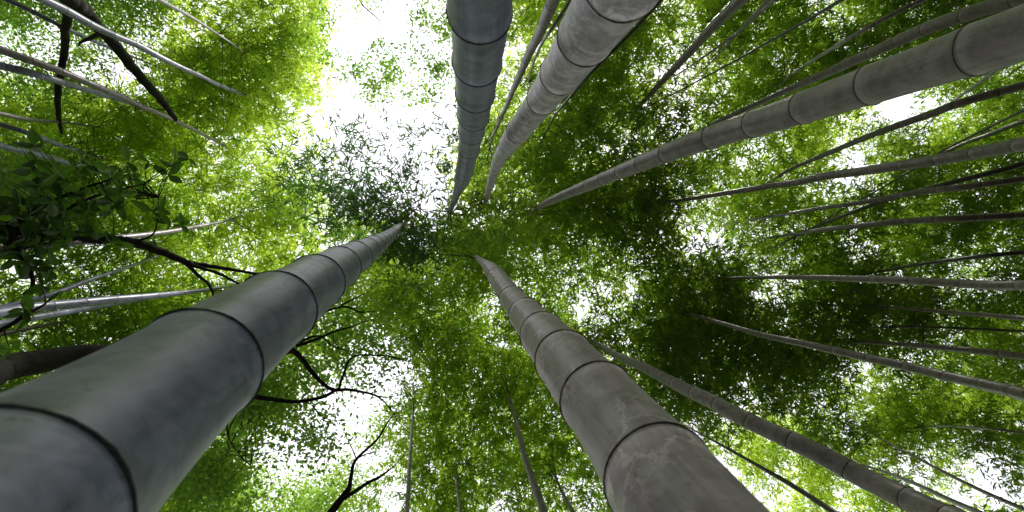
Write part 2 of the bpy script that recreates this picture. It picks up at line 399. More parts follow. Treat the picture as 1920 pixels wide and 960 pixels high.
bamboo('D', "thick dark grey culm sweeping in from the upper right corner", None, 'warm', 0.068, None, seg=48, group=GRP, ringmat='ring', decay=0.0752,
  K=[(1.279,-0.411,0.805),(1.273,-0.448,1.509),(1.268,-0.477,2.078),(1.267,-0.484,2.208),(1.266,-0.486,2.272),(1.265,-0.503,2.627),(1.262,-0.521,3.013),(1.259,-0.533,3.201),(1.241,-0.540,3.440),(1.182,-0.535,3.792),(1.119,-0.528,4.593),(0.974,-0.497,6.200),(1.040,-0.537,7.600),(1.119,-0.556,9.200),(1.215,-0.587,10.600)],
  nodes=[(1.267,-0.485,2.242),(1.266,-0.499,2.531),(1.264,-0.512,2.825),(1.260,-0.528,3.129),(1.240,-0.540,3.448),(1.176,-0.534,3.830),(1.141,-0.530,4.160),(1.123,-0.528,4.485)])
bamboo('E', "thick stone-grey culm with white scars, leaving the bottom edge right of centre", None, 'scar', 0.072, None, seg=48, group=GRP, ringmat='ring', decay=0.077,
  K=[(0.216,0.335,0.886),(0.231,0.319,1.324),(0.241,0.303,1.709),(0.235,0.288,1.939),(0.224,0.277,2.105),(0.220,0.272,2.221),(0.217,0.271,2.422),(0.217,0.279,2.929),(0.212,0.279,3.504),(0.187,0.239,3.850),(0.164,0.204,4.372),(0.171,0.220,5.448),(0.172,0.246,6.864),(0.134,0.254,8.591),(0.084,0.258,10.456)],
  nodes=[(0.241,0.301,1.758),(0.231,0.284,1.997),(0.219,0.271,2.238),(0.216,0.272,2.537),(0.217,0.279,2.945),(0.213,0.280,3.455),(0.172,0.215,4.072),(0.164,0.205,4.719),(0.170,0.218,5.376)])
# --- thinner culms, further off
THIN = [
('G', "slim grey culm with dark rings between the two thick culms at the top edge", [(1037,0,24),(1012,62,20),(993,98,16),(980,128,14),(968,155,12),(958,178,10),(950,198,9),(942,215,8),(923,257,6),(918,277,4)], 'warm'),
('G2', "pale slim culm half hidden behind the slim ringed one at the top edge", [(1057,20,7),(1036,52,7),(1017,80,6),(1003,110,5),(995,135,4)], 'pale'),
('I', "thin dark culm following the right flank of the mottled pale culm", [(1160,85,6),(1110,135,6),(1062,190,5),(1040,218,4),(1022,250,3)], 'dark'),
('H', "straight brown-grey culm from the top edge, right of the mottled pale culm", [(1387,0,25),(1330,57,18),(1280,112,14),(1207,190,9),(1187,213,6)], 'brown'),
('J', "thin twisted grey culm at the top edge next to a pale dead one", [(1440,0,8),(1403,40,6),(1360,88,5),(1317,133,3)], 'brown'),
('J2', "whitish dead thin culm at the top edge touching the thin twisted grey one", [(1452,0,7),(1405,42,6),(1360,78,5),(1312,112,4)], 'pale'),
('K', "thin nearly black culm at the top edge, right of the twisted grey one", [(1577,0,7),(1505,43,6),(1433,83,5),(1373,117,4),(1280,167,3),(1215,200,2)], 'dark'),
('L', "slim glossy pale culm from the top edge above the long brown-grey culm", [(1730,0,9),(1677,25,9),(1600,67,8),(1557,93,7),(1493,133,5),(1457,163,3)], 'pale'),
('M', "long brown-grey culm running just above the thick dark grey one", [(1897,0,29),(1773,40,25),(1703,68,22),(1643,95,20),(1590,118,18),(1543,140,15),(1467,173,12),(1347,227,8),(1280,257,5)], 'brown'),
('N', "curving brown-grey culm crossing the sky gap under the thick dark grey one", [(1920,160,17),(1800,193,15),(1747,213,14),(1643,250,12),(1563,283,9),(1477,320,7),(1440,345,5)], 'brown'),
('N2', "short pale thin culm showing below the thick dark grey culm near the right edge", [(1867,133,7),(1832,158,6),(1797,183,5),(1750,222,3),(1710,257,2)], 'pale'),
('O', "thin knobbly green-grey culm above a darker parallel one at the right edge", [(1920,207,6),(1846,243,5),(1773,280,4),(1700,325,4),(1617,373,3)], 'brown'),
('O2', "thin dark culm just below the knobbly green-grey one at the right edge", [(1920,227,10),(1855,252,8),(1790,277,6),(1715,318,4)], 'dark'),
('P', "broad brown-grey culm with clear rings reaching the right edge in its upper third", [(1920,270,27),(1850,283,25),(1757,300,22),(1675,312,19),(1603,323,16),(1547,330,14),(1493,342,13),(1447,348,11),(1405,355,10),(1280,375,8),(1240,380,6),(1190,392,4)], 'brown'),
('Q', "dark bowed culm crossing over two straighter ones in the right third", [(1920,306,11),(1873,320,10),(1747,352,9),(1647,380,8),(1593,400,7),(1513,433,5),(1413,483,3)], 'dark'),
('R', "straight brown culm that the dark bowed culm crosses first, ending at the right edge", [(1920,335,13),(1813,350,12),(1713,362,11),(1613,380,9),(1527,392,7),(1453,405,5),(1347,423,3)], 'brown'),
('S', "level brown culm on the right, next below the crossing pair", [(1920,403,14),(1793,410,13),(1693,415,12),(1613,423,10),(1547,430,8),(1493,438,6),(1413,450,4)], 'brown'),
('T', "thin dark culm on the right above the level blue-sheened one", [(1920,473,9),(1820,483,8),(1707,498,6),(1663,507,5),(1607,516,3)], 'dark'),
('U', "level culm with a blue-grey sheen crossing the dark green mid-height on the right", [(1920,535,19),(1860,535,18),(1773,530,16),(1680,525,14),(1580,522,12),(1513,520,9),(1430,520,7),(1347,522,4),(1313,525,2)], 'brown'),
('V', "thin faint culm just below the blue-sheened one on the right", [(1920,597,10),(1780,585,7),(1613,573,4),(1460,572,2)], 'brown'),
('W', "thinnest dark culm between the faint one and the curved one on the right", [(1920,621,5),(1713,613,4),(1580,617,2)], 'dark'),
('Y', "thin bowed culm joining the long ringed diagonal on the right from above", [(1920,668,14),(1800,655,12),(1680,645,9),(1590,640,6),(1513,643,4)], 'brown'),
('X', "long ringed brown-grey culm running diagonally from the dark middle to the right edge", [(1920,740,25),(1883,730,24),(1807,713,21),(1740,697,19),(1683,683,17),(1630,672,15),(1520,647,13),(1430,628,10),(1360,608,8),(1280,585,5),(1250,578,3)], 'brown'),
('Z', "sturdy warm grey culm with many rings, right of the scarred thick one", [(1800,982,50),(1725,947,46),(1627,900,42),(1547,857,37),(1477,823,33),(1420,797,30),(1372,773,28),(1330,750,26),(1290,732,24),(1257,715,22),(1203,687,18),(1157,667,15),(1123,647,11),(1085,629,6)], 'warm'),
('AA', "thin black culm between the scarred thick culm and the sturdy warm grey one", [(1563,960,11),(1480,907,9),(1380,850,6),(1330,822,4),(1300,806,3)], 'dark'),
('AB', "pale curved thin culm emerging behind the sturdy warm grey one near the lower right corner", [(1840,963,11),(1780,937,9),(1707,903,7),(1650,882,5),(1603,866,4)], 'pale'),
('AC', "dark thin culm reaching the lower right corner across the sky specks", [(1920,955,9),(1813,907,7),(1697,847,4),(1647,820,3)], 'brown'),
('AD', "thin pale culm near the right edge above the lower right sky specks", [(1920,812,5),(1847,803,4),(1763,799,4),(1713,803,2)], 'pale'),
('AE', "slender grey-brown culm rising from the bottom edge left of the scarred thick one", [(1017,953,16),(1000,903,13),(983,853,11),(973,813,9),(962,770,7),(953,737,5),(945,700,3)], 'brown'),
('AF', "faint pale culm standing in the green at the bottom edge left of centre", [(763,960,9),(768,873,7),(772,807,5),(776,750,3)], 'pale'),
('AG', "short faint culm between the faint pale and the slender grey-brown one", [(863,957,7),(858,913,5),(855,870,3)], 'brown'),
('AH', "short dim culm at the bottom edge right of the slender grey-brown one", [(1073,957,8),(1053,920,6),(1040,890,4)], 'brown'),
('a8', "faint teal thin culm at the top edge left of the bright lime crown", [(300,0,8),(360,33,6),(413,67,4),(440,85,3)], 'pale'),
('a1', "stoutest blue-grey culm of the upper left, starting at the top edge", [(80,-2,17),(125,20,16),(173,47,14),(218,68,13),(255,83,12),(300,107,11),(343,128,9),(367,138,8),(413,160,7),(477,185,4)], 'slate'),
('a2', "thin blue-grey culm from the top left corner passing below the stoutest one", [(13,0,9),(47,15,9),(123,53,8),(160,70,7),(207,90,6),(283,120,3)], 'slate'),
('a3', "long warm grey culm on the left crossing both dark limbs of the old tree", [(0,93,15),(67,117,14),(117,135,13),(160,153,12),(200,170,11),(233,183,10),(267,200,9),(310,218,8),(353,238,7),(400,262,5)], 'warm'),
('a4', "blue-grey culm lying just under the long warm grey one at the left edge", [(0,123,15),(70,140,13),(150,165,11),(200,180,9),(253,197,7),(300,216,4)], 'slate'),
('a5', "thin dark culm at the left edge between the two upper pairs", [(0,213,9),(60,225,7),(123,230,5),(177,237,3)], 'dark'),
('a6', "knotty grey culm at the left edge, upper of the two below the thin dark one", [(0,233,10),(63,253,9),(107,270,8),(147,283,6),(180,295,4)], 'slate'),
('a7', "smooth blue-grey culm at the left edge above the large dark leaves", [(0,273,13),(50,285,11),(90,295,10),(127,305,9),(180,318,7),(205,326,5)], 'slate'),
('b1', "bowed pale culm above the dark forking branch on the left", [(0,467,15),(117,457,13),(233,445,11),(313,435,9),(358,427,8),(410,417,6),(467,403,3)], 'pale'),
('b2', "slanting dim blue-grey culm below the dark forking branch on the left", [(57,563,10),(103,550,9),(173,523,8),(237,502,6),(300,478,4)], 'slate'),
('b3', "clearly ringed blue-grey culm ending behind the thickest culm on the left", [(0,587,20),(57,577,18),(173,565,15),(227,560,13),(275,556,12),(313,552,11),(350,548,9),(390,543,7),(430,537,5)], 'slate'),
('b4', "blue-grey culm lying under the clearly ringed one at the left edge", [(0,608,15),(83,592,13),(167,578,10),(230,568,7),(290,560,4)], 'slate'),
('b5', "thin dark culm at the left edge above the thick mossy limb", [(0,627,9),(83,610,7),(140,600,4)], 'dark'),
]
for key, label, pts, mat in THIN:
    wmax = pts[0][2]
    bamboo(key, label, pts, mat, R0=min(.06, max(.018, .02+wmax*.0009)), ztip=10.8 if wmax > 9 else 9.5, group=GRP, seg=14 if wmax > 9 else 8,
           ringmat='ring_blue' if mat == 'slate' else 'ring', inter=.36)

# ------------------------------------------------------------------ broadleaf trees
def px(u, v, z): return at_height(u, v, z)
def limb(pts, n=None, taper_end=.3, seg=10, w=.05):
    """pts: (u, v, z, radius) -> smooth tube"""
    P = [np.r_[px(a, b, c), r] for a, b, c, r in pts]
    S, _ = spline(np.array(P), n or len(P)*6)
    wob = np.cumsum(rng.normal(size=(len(S), 3)), axis=0)*S[:, 3:4]*.10; wob -= np.linspace(0, 1, len(S))[:, None]*wob[-1]
    return (S[:, :3]+wob, np.maximum(S[:, 3], .003), seg, w)
def ground_run(p, to, r0, n=6):
    return None
TREES = {}
def tree(key, loc, label, trunk, limbs, mat, name="tree", limb_name="branch"):
    root = empty(name, loc, label, "tree"); loc = np.array(loc)
    sh = lambda T: [(P-loc, R, s, w) for P, R, s, w in T]
    tubes_obj("trunk", sh(trunk), mat, root)
    for lb in limbs: tubes_obj(limb_name, sh(lb), mat, root)
    TREES[key] = dict(root=root, org=loc, limbs=limbs); return root
def trunk_up(base, pts, rb):
    """from the ground point base to the first of the px points, then along them"""
    P = [np.r_[base, rb]] + [np.r_[(np.array(base)*(1-f)+px(*pts[0][:3])*f)+np.array([0, 0, .0]), rb*(1-f)+pts[0][3]*f] for f in (.5,)] + [np.r_[px(a, b, c), r] for a, b, c, r in pts]
    S, _ = spline(np.array(P), len(P)*8)
    return (S[:, :3], S[:, 3], 14, .06)

# old tree at the upper left: two dark limbs against the sky gap
b0 = px(20, -420, 3.0); b0[2] = -.1
tree('old', b0, "old dark tree at the upper left, its trunk splitting into two black limbs",
  [trunk_up(b0, [(70,-190,5.12,0.1385),(112,-60,6.68,0.1154),(125,-15,7.19,0.1039),(133,0,7.34,0.1010)], .36)],
  [[limb([(133,0,7.34,0.1010),(160,27,7.64,0.0779),(187,63,7.93,0.0779),(217,97,8.23,0.0750),(247,130,8.53,0.0693),(273,160,8.82,0.0635),(300,190,9.19,0.0577),(330,225,9.56,0.0346)])],
   [limb([(122,-20,7.12,0.0577),(120,0,7.27,0.0491),(123,50,7.56,0.0462),(122,90,7.86,0.0433),(113,133,8.08,0.0404),(103,177,8.30,0.0375),(108,222,8.60,0.0289),(116,250,8.82,0.0173)])],
   [limb([(187,63,7.93,0.0346),(152,78,8.16,0.0173),(150,86,8.23,0.0058)])]], MAT['bark_moss'], name="broadleaf_tree")
# leaning tree with curling branches below the thickest culm
b1 = px(-330, 800, 2.6); b1[2] = -.1
tree('curl', b1, "mossy-trunked tree leaning in at the left edge, its curling branches spread below the thickest culm",
  [trunk_up(b1, [(-60,712,4.3,0.1040),(0,692,4.6,0.0949),(83,676,4.9,0.0857),(167,664,5.2,0.0796),(300,668,5.6,0.0673),(430,690,6.0,0.0551),(500,672,6.3,0.0459),(548,655,6.5,0.0398)], .25)],
  [[limb([(548,655,6.5,0.0337),(567,673,6.6,0.0275),(597,710,6.8,0.0245),(627,730,7.0,0.0214),(656,730,7.1,0.0184),(707,743,7.3,0.0122),(735,770,7.5,0.0073),(745,788,7.6,0.0037)])],
   [limb([(430,725,6.1,0.0367),(480,743,6.3,0.0275),(553,752,6.6,0.0214),(600,745,6.8,0.0214),(633,729,7.0,0.0184)])],
   [limb([(636,728,7.0,0.0172),(645,700,7.1,0.0147),(663,668,7.2,0.0122),(707,665,7.4,0.0110),(740,669,7.6,0.0080),(767,679,7.8,0.0037)])],
   [limb([(555,648,6.5,0.0214),(590,638,6.6,0.0172),(625,622,6.7,0.0122),(660,612,6.8,0.0080),(700,598,7,0.0037)])],
   [limb([(560,640,6.5,0.0184),(600,630,6.7,0.0110),(625,650,6.8,0.0073),(660,660,6.9,0.0037)])],
   [limb([(520,600,6.5,0.0184),(600,585,6.7,0.0147),(647,575,6.8,0.0122),(673,585,6.9,0.0086),(705,583,7.1,0.0037)])],
   [limb([(640,572,6.8,0.0110),(668,558,6.9,0.0073),(695,545,7.1,0.0037)])],
   [limb([(707,743,7.3,0.0086),(728,745,7.4,0.0061),(760,738,7.6,0.0031)])],
   [limb([(430,755,6.1,0.0184),(427,810,6.5,0.0086),(443,843,6.8,0.0061),(473,877,7.0,0.0031)])],
   [limb([(585,760,6.8,0.0086),(610,785,6.9,0.0055),(660,790,7.1,0.0025)])]], MAT['bark'], name="broadleaf_tree")
# pale-barked tree at the bottom, reaching up the photo
b2 = px(420, 1500, 3.5); b2[2] = -.1
tree('low', b2, "slender tree at the bottom edge left of centre with rising crooked branches",
  [trunk_up(b2, [(560,1060,6.55,0.0654),(605,985,7.15,0.0535),(635,942,7.49,0.0476),(655,915,7.66,0.0357)], .17)],
  [[limb([(655,915,7.66,0.0297),(658,890,7.75,0.0267),(668,860,7.91,0.0209),(707,822,8.26,0.0167),(725,795,8.42,0.0119),(745,765,8.68,0.0071),(752,740,8.85,0.0036)])],
   [limb([(640,937,7.49,0.0297),(690,905,7.75,0.0238),(717,890,7.91,0.0178),(745,868,8.17,0.0071),(760,850,8.34,0.0036)])],
   [limb([(665,862,7.91,0.0119),(690,850,8.09,0.0083),(720,845,8.26,0.0036)])],
   [limb([(668,860,7.91,0.0107),(655,830,8.09,0.0071),(640,800,8.26,0.0036)])]], MAT['bark'], name="broadleaf_tree")
# sparse tree whose twig ends hang in the white sky gap
b3 = px(640, -700, 3.8); b3[2] = -.1
tree('gap', b3, "thinly leaved tree above the top edge, its outermost twigs loose in the white sky gap",
  [trunk_up(b3, [(640,-300,8.5,.13),(650,-120,10.5,.09)], .22)],
  [[limb([(650,-120,10.5,.05),(660,-50,11.2,.028),(673,0,11.8,.016),(700,28,12.1,.012),(726,51,12.4,.005)])],
   [limb([(650,-120,10.5,.05),(740,-60,11.2,.03),(785,0,11.8,.010),(800,60,12.2,.006),(790,120,12.5,.003)])],
   [limb([(655,-80,10.9,.03),(610,-30,11.4,.012),(600,30,11.8,.006),(640,60,12.3,.003)])]], MAT['bark'], name="broadleaf_tree")
# tree whose branch with big dark leaves hangs in from the left edge, close to the camera
b4 = px(-900, 470, 1.9); b4[2] = -.1
tree('big', b4, "dark-leaved tree just outside the left edge, its forking branch full of large oval leaves",
  [trunk_up(b4, [(-420,455,3.3,.085),(-150,445,3.8,.06),(0,438,4.1,.048),(67,438,4.3,.04),(130,440,4.4,.036)], .14)],
  [[limb([(130,440,4.4,.036),(167,445,4.5,.032),(210,447,4.6,.030),(250,453,4.7,.032),(283,463,4.8,.030),(315,478,4.9,.027),(347,491,5.0,.024),(360,496,5.0,.022)])],
   [limb([(350,491,5.0,.020),(385,497,5.1,.018),(417,503,5.2,.016),(455,508,5.3,.013),(493,516,5.4,.010),(520,528,5.5,.006)])],
   [limb([(358,497,5.0,.016),(395,507,5.1,.013),(420,517,5.2,.012),(452,534,5.3,.008),(475,545,5.4,.004)])],
   [limb([(350,495,5.0,.016),(373,517,5.1,.013),(390,532,5.2,.012),(400,550,5.3,.010),(404,570,5.4,.006)])],
   [limb([(250,453,4.7,.010),(285,440,4.7,.006),(295,410,4.8,.005),(297,370,4.9,.003)])],
   [limb([(0,438,4.1,.03),(60,400,4.2,.015),(130,365,4.3,.010),(210,335,4.4,.005)])],
   [limb([(60,438,4.3,.02),(130,390,4.4,.012),(190,365,4.5,.008),(270,345,4.6,.004)])],
   [limb([(0,440,4.1,.03),(40,480,4.0,.015),(60,530,4.0,.010),(40,570,3.9,.006)])],
   [limb([(-60,640,3.6,.03),(0,620,3.7,.012),(50,590,3.8,.010),(85,570,3.9,.006)])]], MAT['bark'], name="broadleaf_tree")

# ------------------------------------------------------------------ foliage: where it grows thick, thin or not at all
THICK = """
55566556770000457778678886888888
32433667770000125778756788887887
55324777770000336787546888834877
77777777730001367886656777701278
67777765434443577876677587386888
78877656655543777888876686267888
88877666776642357888867786688788
56656766655765777777734688588887
34566556666777777576799658888866
66677776775788757736999768888678
67777777766467757756999888888788
66677777544127777777999888667688
77777777531157777777888586688888
77777766300367777777846778787778
77777785124366777777432767564637
77777867556437757666762166675424
""".split()
# KIND: 1 lime for lit parts, 2 green, 3 deep green for shaded parts, 4 blue-green, 5 tree leaves
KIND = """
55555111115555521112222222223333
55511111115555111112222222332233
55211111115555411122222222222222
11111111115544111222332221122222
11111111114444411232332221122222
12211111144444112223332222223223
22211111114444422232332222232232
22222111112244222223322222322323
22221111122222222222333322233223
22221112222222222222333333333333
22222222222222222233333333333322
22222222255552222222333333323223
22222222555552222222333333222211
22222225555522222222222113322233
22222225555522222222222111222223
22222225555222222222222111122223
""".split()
for k_, r_ in enumerate(THICK): assert len(r_) == 32, (k_, len(r_))
for k_, r_ in enumerate(KIND): assert len(r_) == 32, (k_, len(r_))
LAI = np.array([0, .10, .30, .6, 1.1, 1.8, 2.8, 4.2, 6.0, 8.0])
TG = LAI[np.array([[int(c) for c in r] for r in THICK])]
KG = np.array([[int(c) for c in r] for r in KIND])
PADX, PADY = 3, 3
TG = np.pad(TG, ((PADY, PADY), (PADX, PADX)), mode='edge'); KG = np.pad(KG, ((PADY, PADY), (PADX, PADX)), mode='edge')
TG[:PADY] = TG[:PADY]*.7+.5; TG[-PADY:] = TG[-PADY:]*.7+.7
CELL = 60
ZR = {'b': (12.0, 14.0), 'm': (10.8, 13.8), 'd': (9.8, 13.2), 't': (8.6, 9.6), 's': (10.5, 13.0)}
LEN = {'b': .155, 'm': .165, 'd': .17, 't': .15, 's': .075, 'g': .075}
WID = {'b': .21, 'm': .20, 'd': .20, 't': .15, 's': .5, 'g': .5}
NTW, NLF = 12, 7                                # twiglets in a spray, leaves on a twiglet
def clump_leaves(C, n, kind, sx, sz):
    """C (k,3) spray centres -> quads of n twiglets x NLF leaves"""
    k = len(C); g = rng.normal(size=(k, n, 3))*np.array([sx, sx, sz])
    T = C[:, None, :]+g
    az = rng.uniform(0, 2*np.pi, (k, n))
    Ln, Wd = LEN[kind], WID[kind]
    fan = np.linspace(-1.15, 1.15, NLF)[None, None, :]+rng.normal(size=(k, n, NLF))*.25
    if kind in 'sg': fan = rng.uniform(0, 2*np.pi, (k, n, NLF))
    a = az[..., None]+fan
    pitch = rng.normal(-.38 if kind not in 'sg' else -.15, .32, (k, n, NLF))
    ln = Ln*rng.uniform(.65, 1.25, (k, n, NLF))
    wd = ln*Wd*rng.uniform(.85, 1.2, (k, n, NLF))*.5
    d = np.stack([np.cos(a)*np.cos(pitch), np.sin(a)*np.cos(pitch), np.sin(pitch)], -1)
    side = np.stack([-np.sin(a), np.cos(a), np.zeros_like(a)], -1)
    upv = np.cross(side, d); roll = rng.normal(0, .45, (k, n, NLF))[..., None]
    side = side*np.cos(roll)+upv*np.sin(roll)
    spread = .05 if kind not in 'sg' else .10
    p0 = T[:, :, None, :]+rng.normal(size=(k, n, NLF, 3))*spread*np.array([1, 1, .6])
    mid = p0+d*(ln*.42)[..., None]
    tip = p0+d*ln[..., None]+np.array([0, 0, -1.0])*(ln*.10)[..., None]
    V = np.stack([p0, mid+side*wd[..., None], tip, mid-side*wd[..., None]], -2)
    return V.reshape(-1, 4, 3)
def bilerp(G, x, y):
    x = np.clip(x, 0, G.shape[1]-1.001); y = np.clip(y, 0, G.shape[0]-1.001); i = x.astype(int); j = y.astype(int); fx = x-i; fy = y-j
    return G[j, i]*(1-fx)*(1-fy)+G[j, i+1]*fx*(1-fy)+G[j+1, i]*(1-fx)*fy+G[j+1, i+1]*fx*fy
# place spray centres
cent = {k: [] for k in ZR}
for j in range(TG.shape[0]):
    for i in range(TG.shape[1]):
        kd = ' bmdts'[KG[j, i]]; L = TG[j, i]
        if L <= 0: continue
        z0, z1 = ZR[kd]; zm = (z0+z1)/2-CAM_Z
        area = (CELL/F*zm)**2
        aeff = LEN[kd]**2*WID[kd]*.5*.93*.95*.72
        off = max(0, PADX-i, i-(TG.shape[1]-1-PADX), PADY-j, j-(TG.shape[0]-1-PADY))
        nl = L*area/aeff*(1 if off <= 1 else .6)
        tx = (i-PADX+rng.uniform(0, 1, 60)); ty = (j-PADY+rng.uniform(0, 1, 60))
        ed = np.clip(bilerp(TG, tx+PADX-.5, ty+PADY-.5)/L, 0, 1)       # thins out towards open sky
        nc = rng.poisson(nl/(NTW*NLF)*ed.mean())
        if nc == 0: continue
        x = (i-PADX+rng.uniform(0, 1, nc*3)); y = (j-PADY+rng.uniform(0, 1, nc*3))
        # keep more of the candidates where the neighbourhood is thick
        dens = bilerp(TG, x+PADX-.5, y+PADY-.5); p = dens**2+1e-9; p = p/p.sum(); sel = rng.choice(nc*3, nc, replace=False, p=p)
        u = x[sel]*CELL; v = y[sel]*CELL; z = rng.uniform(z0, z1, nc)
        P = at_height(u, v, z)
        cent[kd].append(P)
cent = {k: np.concatenate(v) for k, v in cent.items()}
tot = 0
# every spray grows on the bamboo (or tree) whose head is nearest
heads = []
for b in BAMBOOS:
    Lz = b['S'][:, 2]; i0 = int(np.argmin(np.abs(Lz-12.0))); heads.append(b['S'][i0])
heads = np.array(heads)
crown = {}
for kd, C in cent.items():
    if kd == 's':
        tk = list(k for k in TREES if k != 'big'); th = []
        hp = {'old': px(150, 60, 12), 'curl': px(560, 690, 11), 'low': px(620, 880, 11), 'gap': px(720, 60, 12)}
        D = np.stack([np.linalg.norm(C[:, :2]-hp[k][:2], axis=1) for k in tk], 1); own = D.argmin(1)
        # lower sprays along the curling branches
        for q, k in enumerate(tk): crown.setdefault(('T', k), []).append((kd, C[own == q]))
    else:
        D = np.linalg.norm(C[:, None, :2]-heads[None, :, :2], axis=2)+rng.uniform(0, .6, (len(C), len(heads))); own = D.argmin(1)
        for q in np.unique(own): crown.setdefault(('B', int(q)), []).append((kd, C[own == q]))
# the curling tree carries low leaves of its own
def on_pixels(spec, n):
    out_ = []
    for u, v, ru, rv, z0, z1, wgt in spec:
        m = max(1, round(n*wgt)); a = rng.uniform(0, 2*np.pi, m); r = np.sqrt(rng.uniform(0, 1, m))
        out_.append(at_height(u+ru*r*np.cos(a), v+rv*r*np.sin(a), rng.uniform(z0, z1, m)))
    return np.concatenate(out_)
curlc = on_pixels([(505,745,45,40,7.2,8.2,1.3),(385,890,60,60,7.2,8.2,1.6),(600,610,70,40,7.4,8.6,.5),(570,690,50,30,7.2,8.4,.4),(690,690,60,50,8,8.8,.15),(580,815,35,18,7.4,8,.3),(620,640,80,40,7.4,8.6,.3)], 22)
crown.setdefault(('T', 'curl'), []).append(('s', curlc))
gapc = on_pixels([(622,35,22,12,9.5,11,.8),(612,100,10,16,9.5,11,.3),(665,132,20,9,9.5,11,.7),(716,96,14,8,9.5,11,.45),(700,172,12,9,9.5,11,.5),
  (745,130,17,14,9.5,11,1.0),(722,160,12,10,9.5,11,.4),(790,172,15,14,9.5,11,.8),(775,120,12,20,9.5,11,.3),(788,36,12,18,9.5,11,.5),(830,60,16,28,9.5,11,1.1),(818,140,18,34,9.5,11,1.0)], 3)
crown.setdefault(('T', 'gap'), []).append(('g', gapc))
oldc = on_pixels([(60,330,70,40,9.5,11,.5)], 60)
crown.setdefault(('T', 'old'), []).append(('s', oldc))
# the lowest leafy sprays close round the top of each thick culm
for q, (u_, v_, zz_) in enumerate([(742,431,9.0),(840,428,9.4),(914,372,8.7),(988,404,8.2),(884,470,8.8)]):
    cl = on_pixels([(u_+(880-u_)*.12, v_+(455-v_)*.12, 30, 26, zz_, zz_+1.0, 1.0)], 5)
    crown.setdefault(('B', q), []).append(('m', cl))
for (ty, q), parts in crown.items():
    rec = BAMBOOS[q] if ty == 'B' else TREES[q]
    root, org = rec['root'], rec['org']
    tubes = []
    if ty == 'B':                                  # paired branches at the upper nodes
        S = rec['S']; z_ = 8.8; az = rng.uniform(0, 6.28)
        while z_ < 13.5:
            i0 = int(np.argmin(np.abs(S[:, 2]-z_))); a = S[i0]
            if abs(a[2]-z_) > .3: break
            for sgn in (-.35, .35):
                ln_ = rng.uniform(.5, 1.2); d_ = np.array([math.cos(az+sgn), math.sin(az+sgn), rng.uniform(.5, 1.0)]); t = np.linspace(0, 1, 6)[:, None]
                P = a+d_*ln_*t+np.array([0, 0, -.25*ln_])*t**2+np.sin(t*7)*rng.normal(size=3)*.012
                tubes.append((P-org, np.linspace(.0055, .002, 6), 4, 0))
            az += math.pi+rng.normal()*.2; z_ += .42
    for kd, C in parts:
        if len(C) == 0: continue
        sx, sz = {'t': (.26, .12), 's': (.22, .12), 'g': (.09, .07)}.get(kd, (.27, .12))
        V = clump_leaves(C-org, NTW, kd, sx, sz)
        base = rng.normal(.5, .27, len(C)).repeat(NTW*NLF); tint = np.clip(base+rng.normal(0, .14, len(V)), 0, 1)
        nm = "foliage"
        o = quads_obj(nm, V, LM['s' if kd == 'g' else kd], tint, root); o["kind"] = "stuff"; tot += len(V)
        # twigs from the culm to some of the sprays
        if ty == 'B':
            S = rec['S']
            sub = C[rng.permutation(len(C))[:max(3, len(C)//6)]]
            for c in sub[:16]:
                dd = np.linalg.norm(S[:, :2]-c[:2], axis=1)
                zt = c[2]-.35*np.linalg.norm(heads[q][:2]-c[:2])-.3
                i0 = int(np.argmin(np.abs(S[:, 2]-zt))); a = S[i0]; r = np.linalg.norm(c-a)
                if r > 2.6: continue
                t = np.linspace(0, 1, 6)[:, None]; mid = (a+c)/2+np.array([0, 0, .12*r])+rng.normal(size=3)*.05*r
                P = (1-t)**2*a+2*t*(1-t)*mid+t*t*c
                tubes.append((P-org, np.linspace(.006, .002, 6), 4, 0))
        else:
            for lb in rec['limbs']:
                pass
            ends = np.concatenate([l[0][-22:] for lb in rec['limbs'] for l in [lb[0]]]); ends = ends[::2]
            sub = C[rng.permutation(len(C))[:max(3, len(C)//3)]]
            for c in sub[:70]:
                a = ends[np.argsort(np.linalg.norm(ends-c, axis=1))[int(rng.integers(0, 10))]]; r = np.linalg.norm(c-a)
                if r > 1.6 or r < .1: continue
                t = np.linspace(0, 1, 7)[:, None]; mid = (a+c)/2+rng.normal(size=3)*.15*r
                P = (1-t)**2*a+2*t*(1-t)*mid+t*t*c+np.sin(t*9)*rng.normal(size=3)*.02*r
                tubes.append((P-org, np.linspace(.006, .0025, 7), 4, 0))
    if tubes:
        o = tubes_obj("twigs", tubes, MAT['twig'] if ty == 'B' else MAT['bark'], root); o["kind"] = "stuff"

# ------------------------------------------------------------------ large oval leaves of the near branch, one object each
def oval_leaf(L, W, fold=.25):
    prof = [(0, 0), (.12, .45), (.3, .9), (.5, 1.0), (.72, .8), (.9, .35), (1, 0)]
    V = []; Fc = []
    for t, w in prof: V.append((t*L, 0, -.12*L*t*t)); 
    for t, w in prof[1:-1]: V.append((t*L, w*W/2, -.12*L*t*t+fold*w*W/2))
    for t, w in prof[1:-1]: V.append((t*L, -w*W/2, -.12*L*t*t+fold*w*W/2))
    n = len(prof); m = n-2
    for s, b in ((1, n), (-1, n+m)):
        Fc.append((0, 1, b) if s < 0 else (0, b, 1))
        for i in range(m-1):
            f = (1+i, b+i, b+i+1, 2+i); Fc.append(f if s > 0 else f[::-1])
        f = (n-2, b+m-1, n-1); Fc.append(f if s > 0 else f[::-1])
    return V, Fc
variants = []
for L_, W_, f_ in ((.12, .05, .3), (.14, .055, .2), (.10, .045, .4), (.13, .06, .15)):
    V, Fc = oval_leaf(L_, W_, f_); me = bpy.data.meshes.new("leaf"); me.from_pydata(V, [], Fc); me.materials.append(LM['l'])
    a = me.attributes.new("tint", 'FLOAT', 'POINT'); a.data.foreach_set("value", [float(rng.uniform(.2, .9))]*len(V)); variants.append(me)
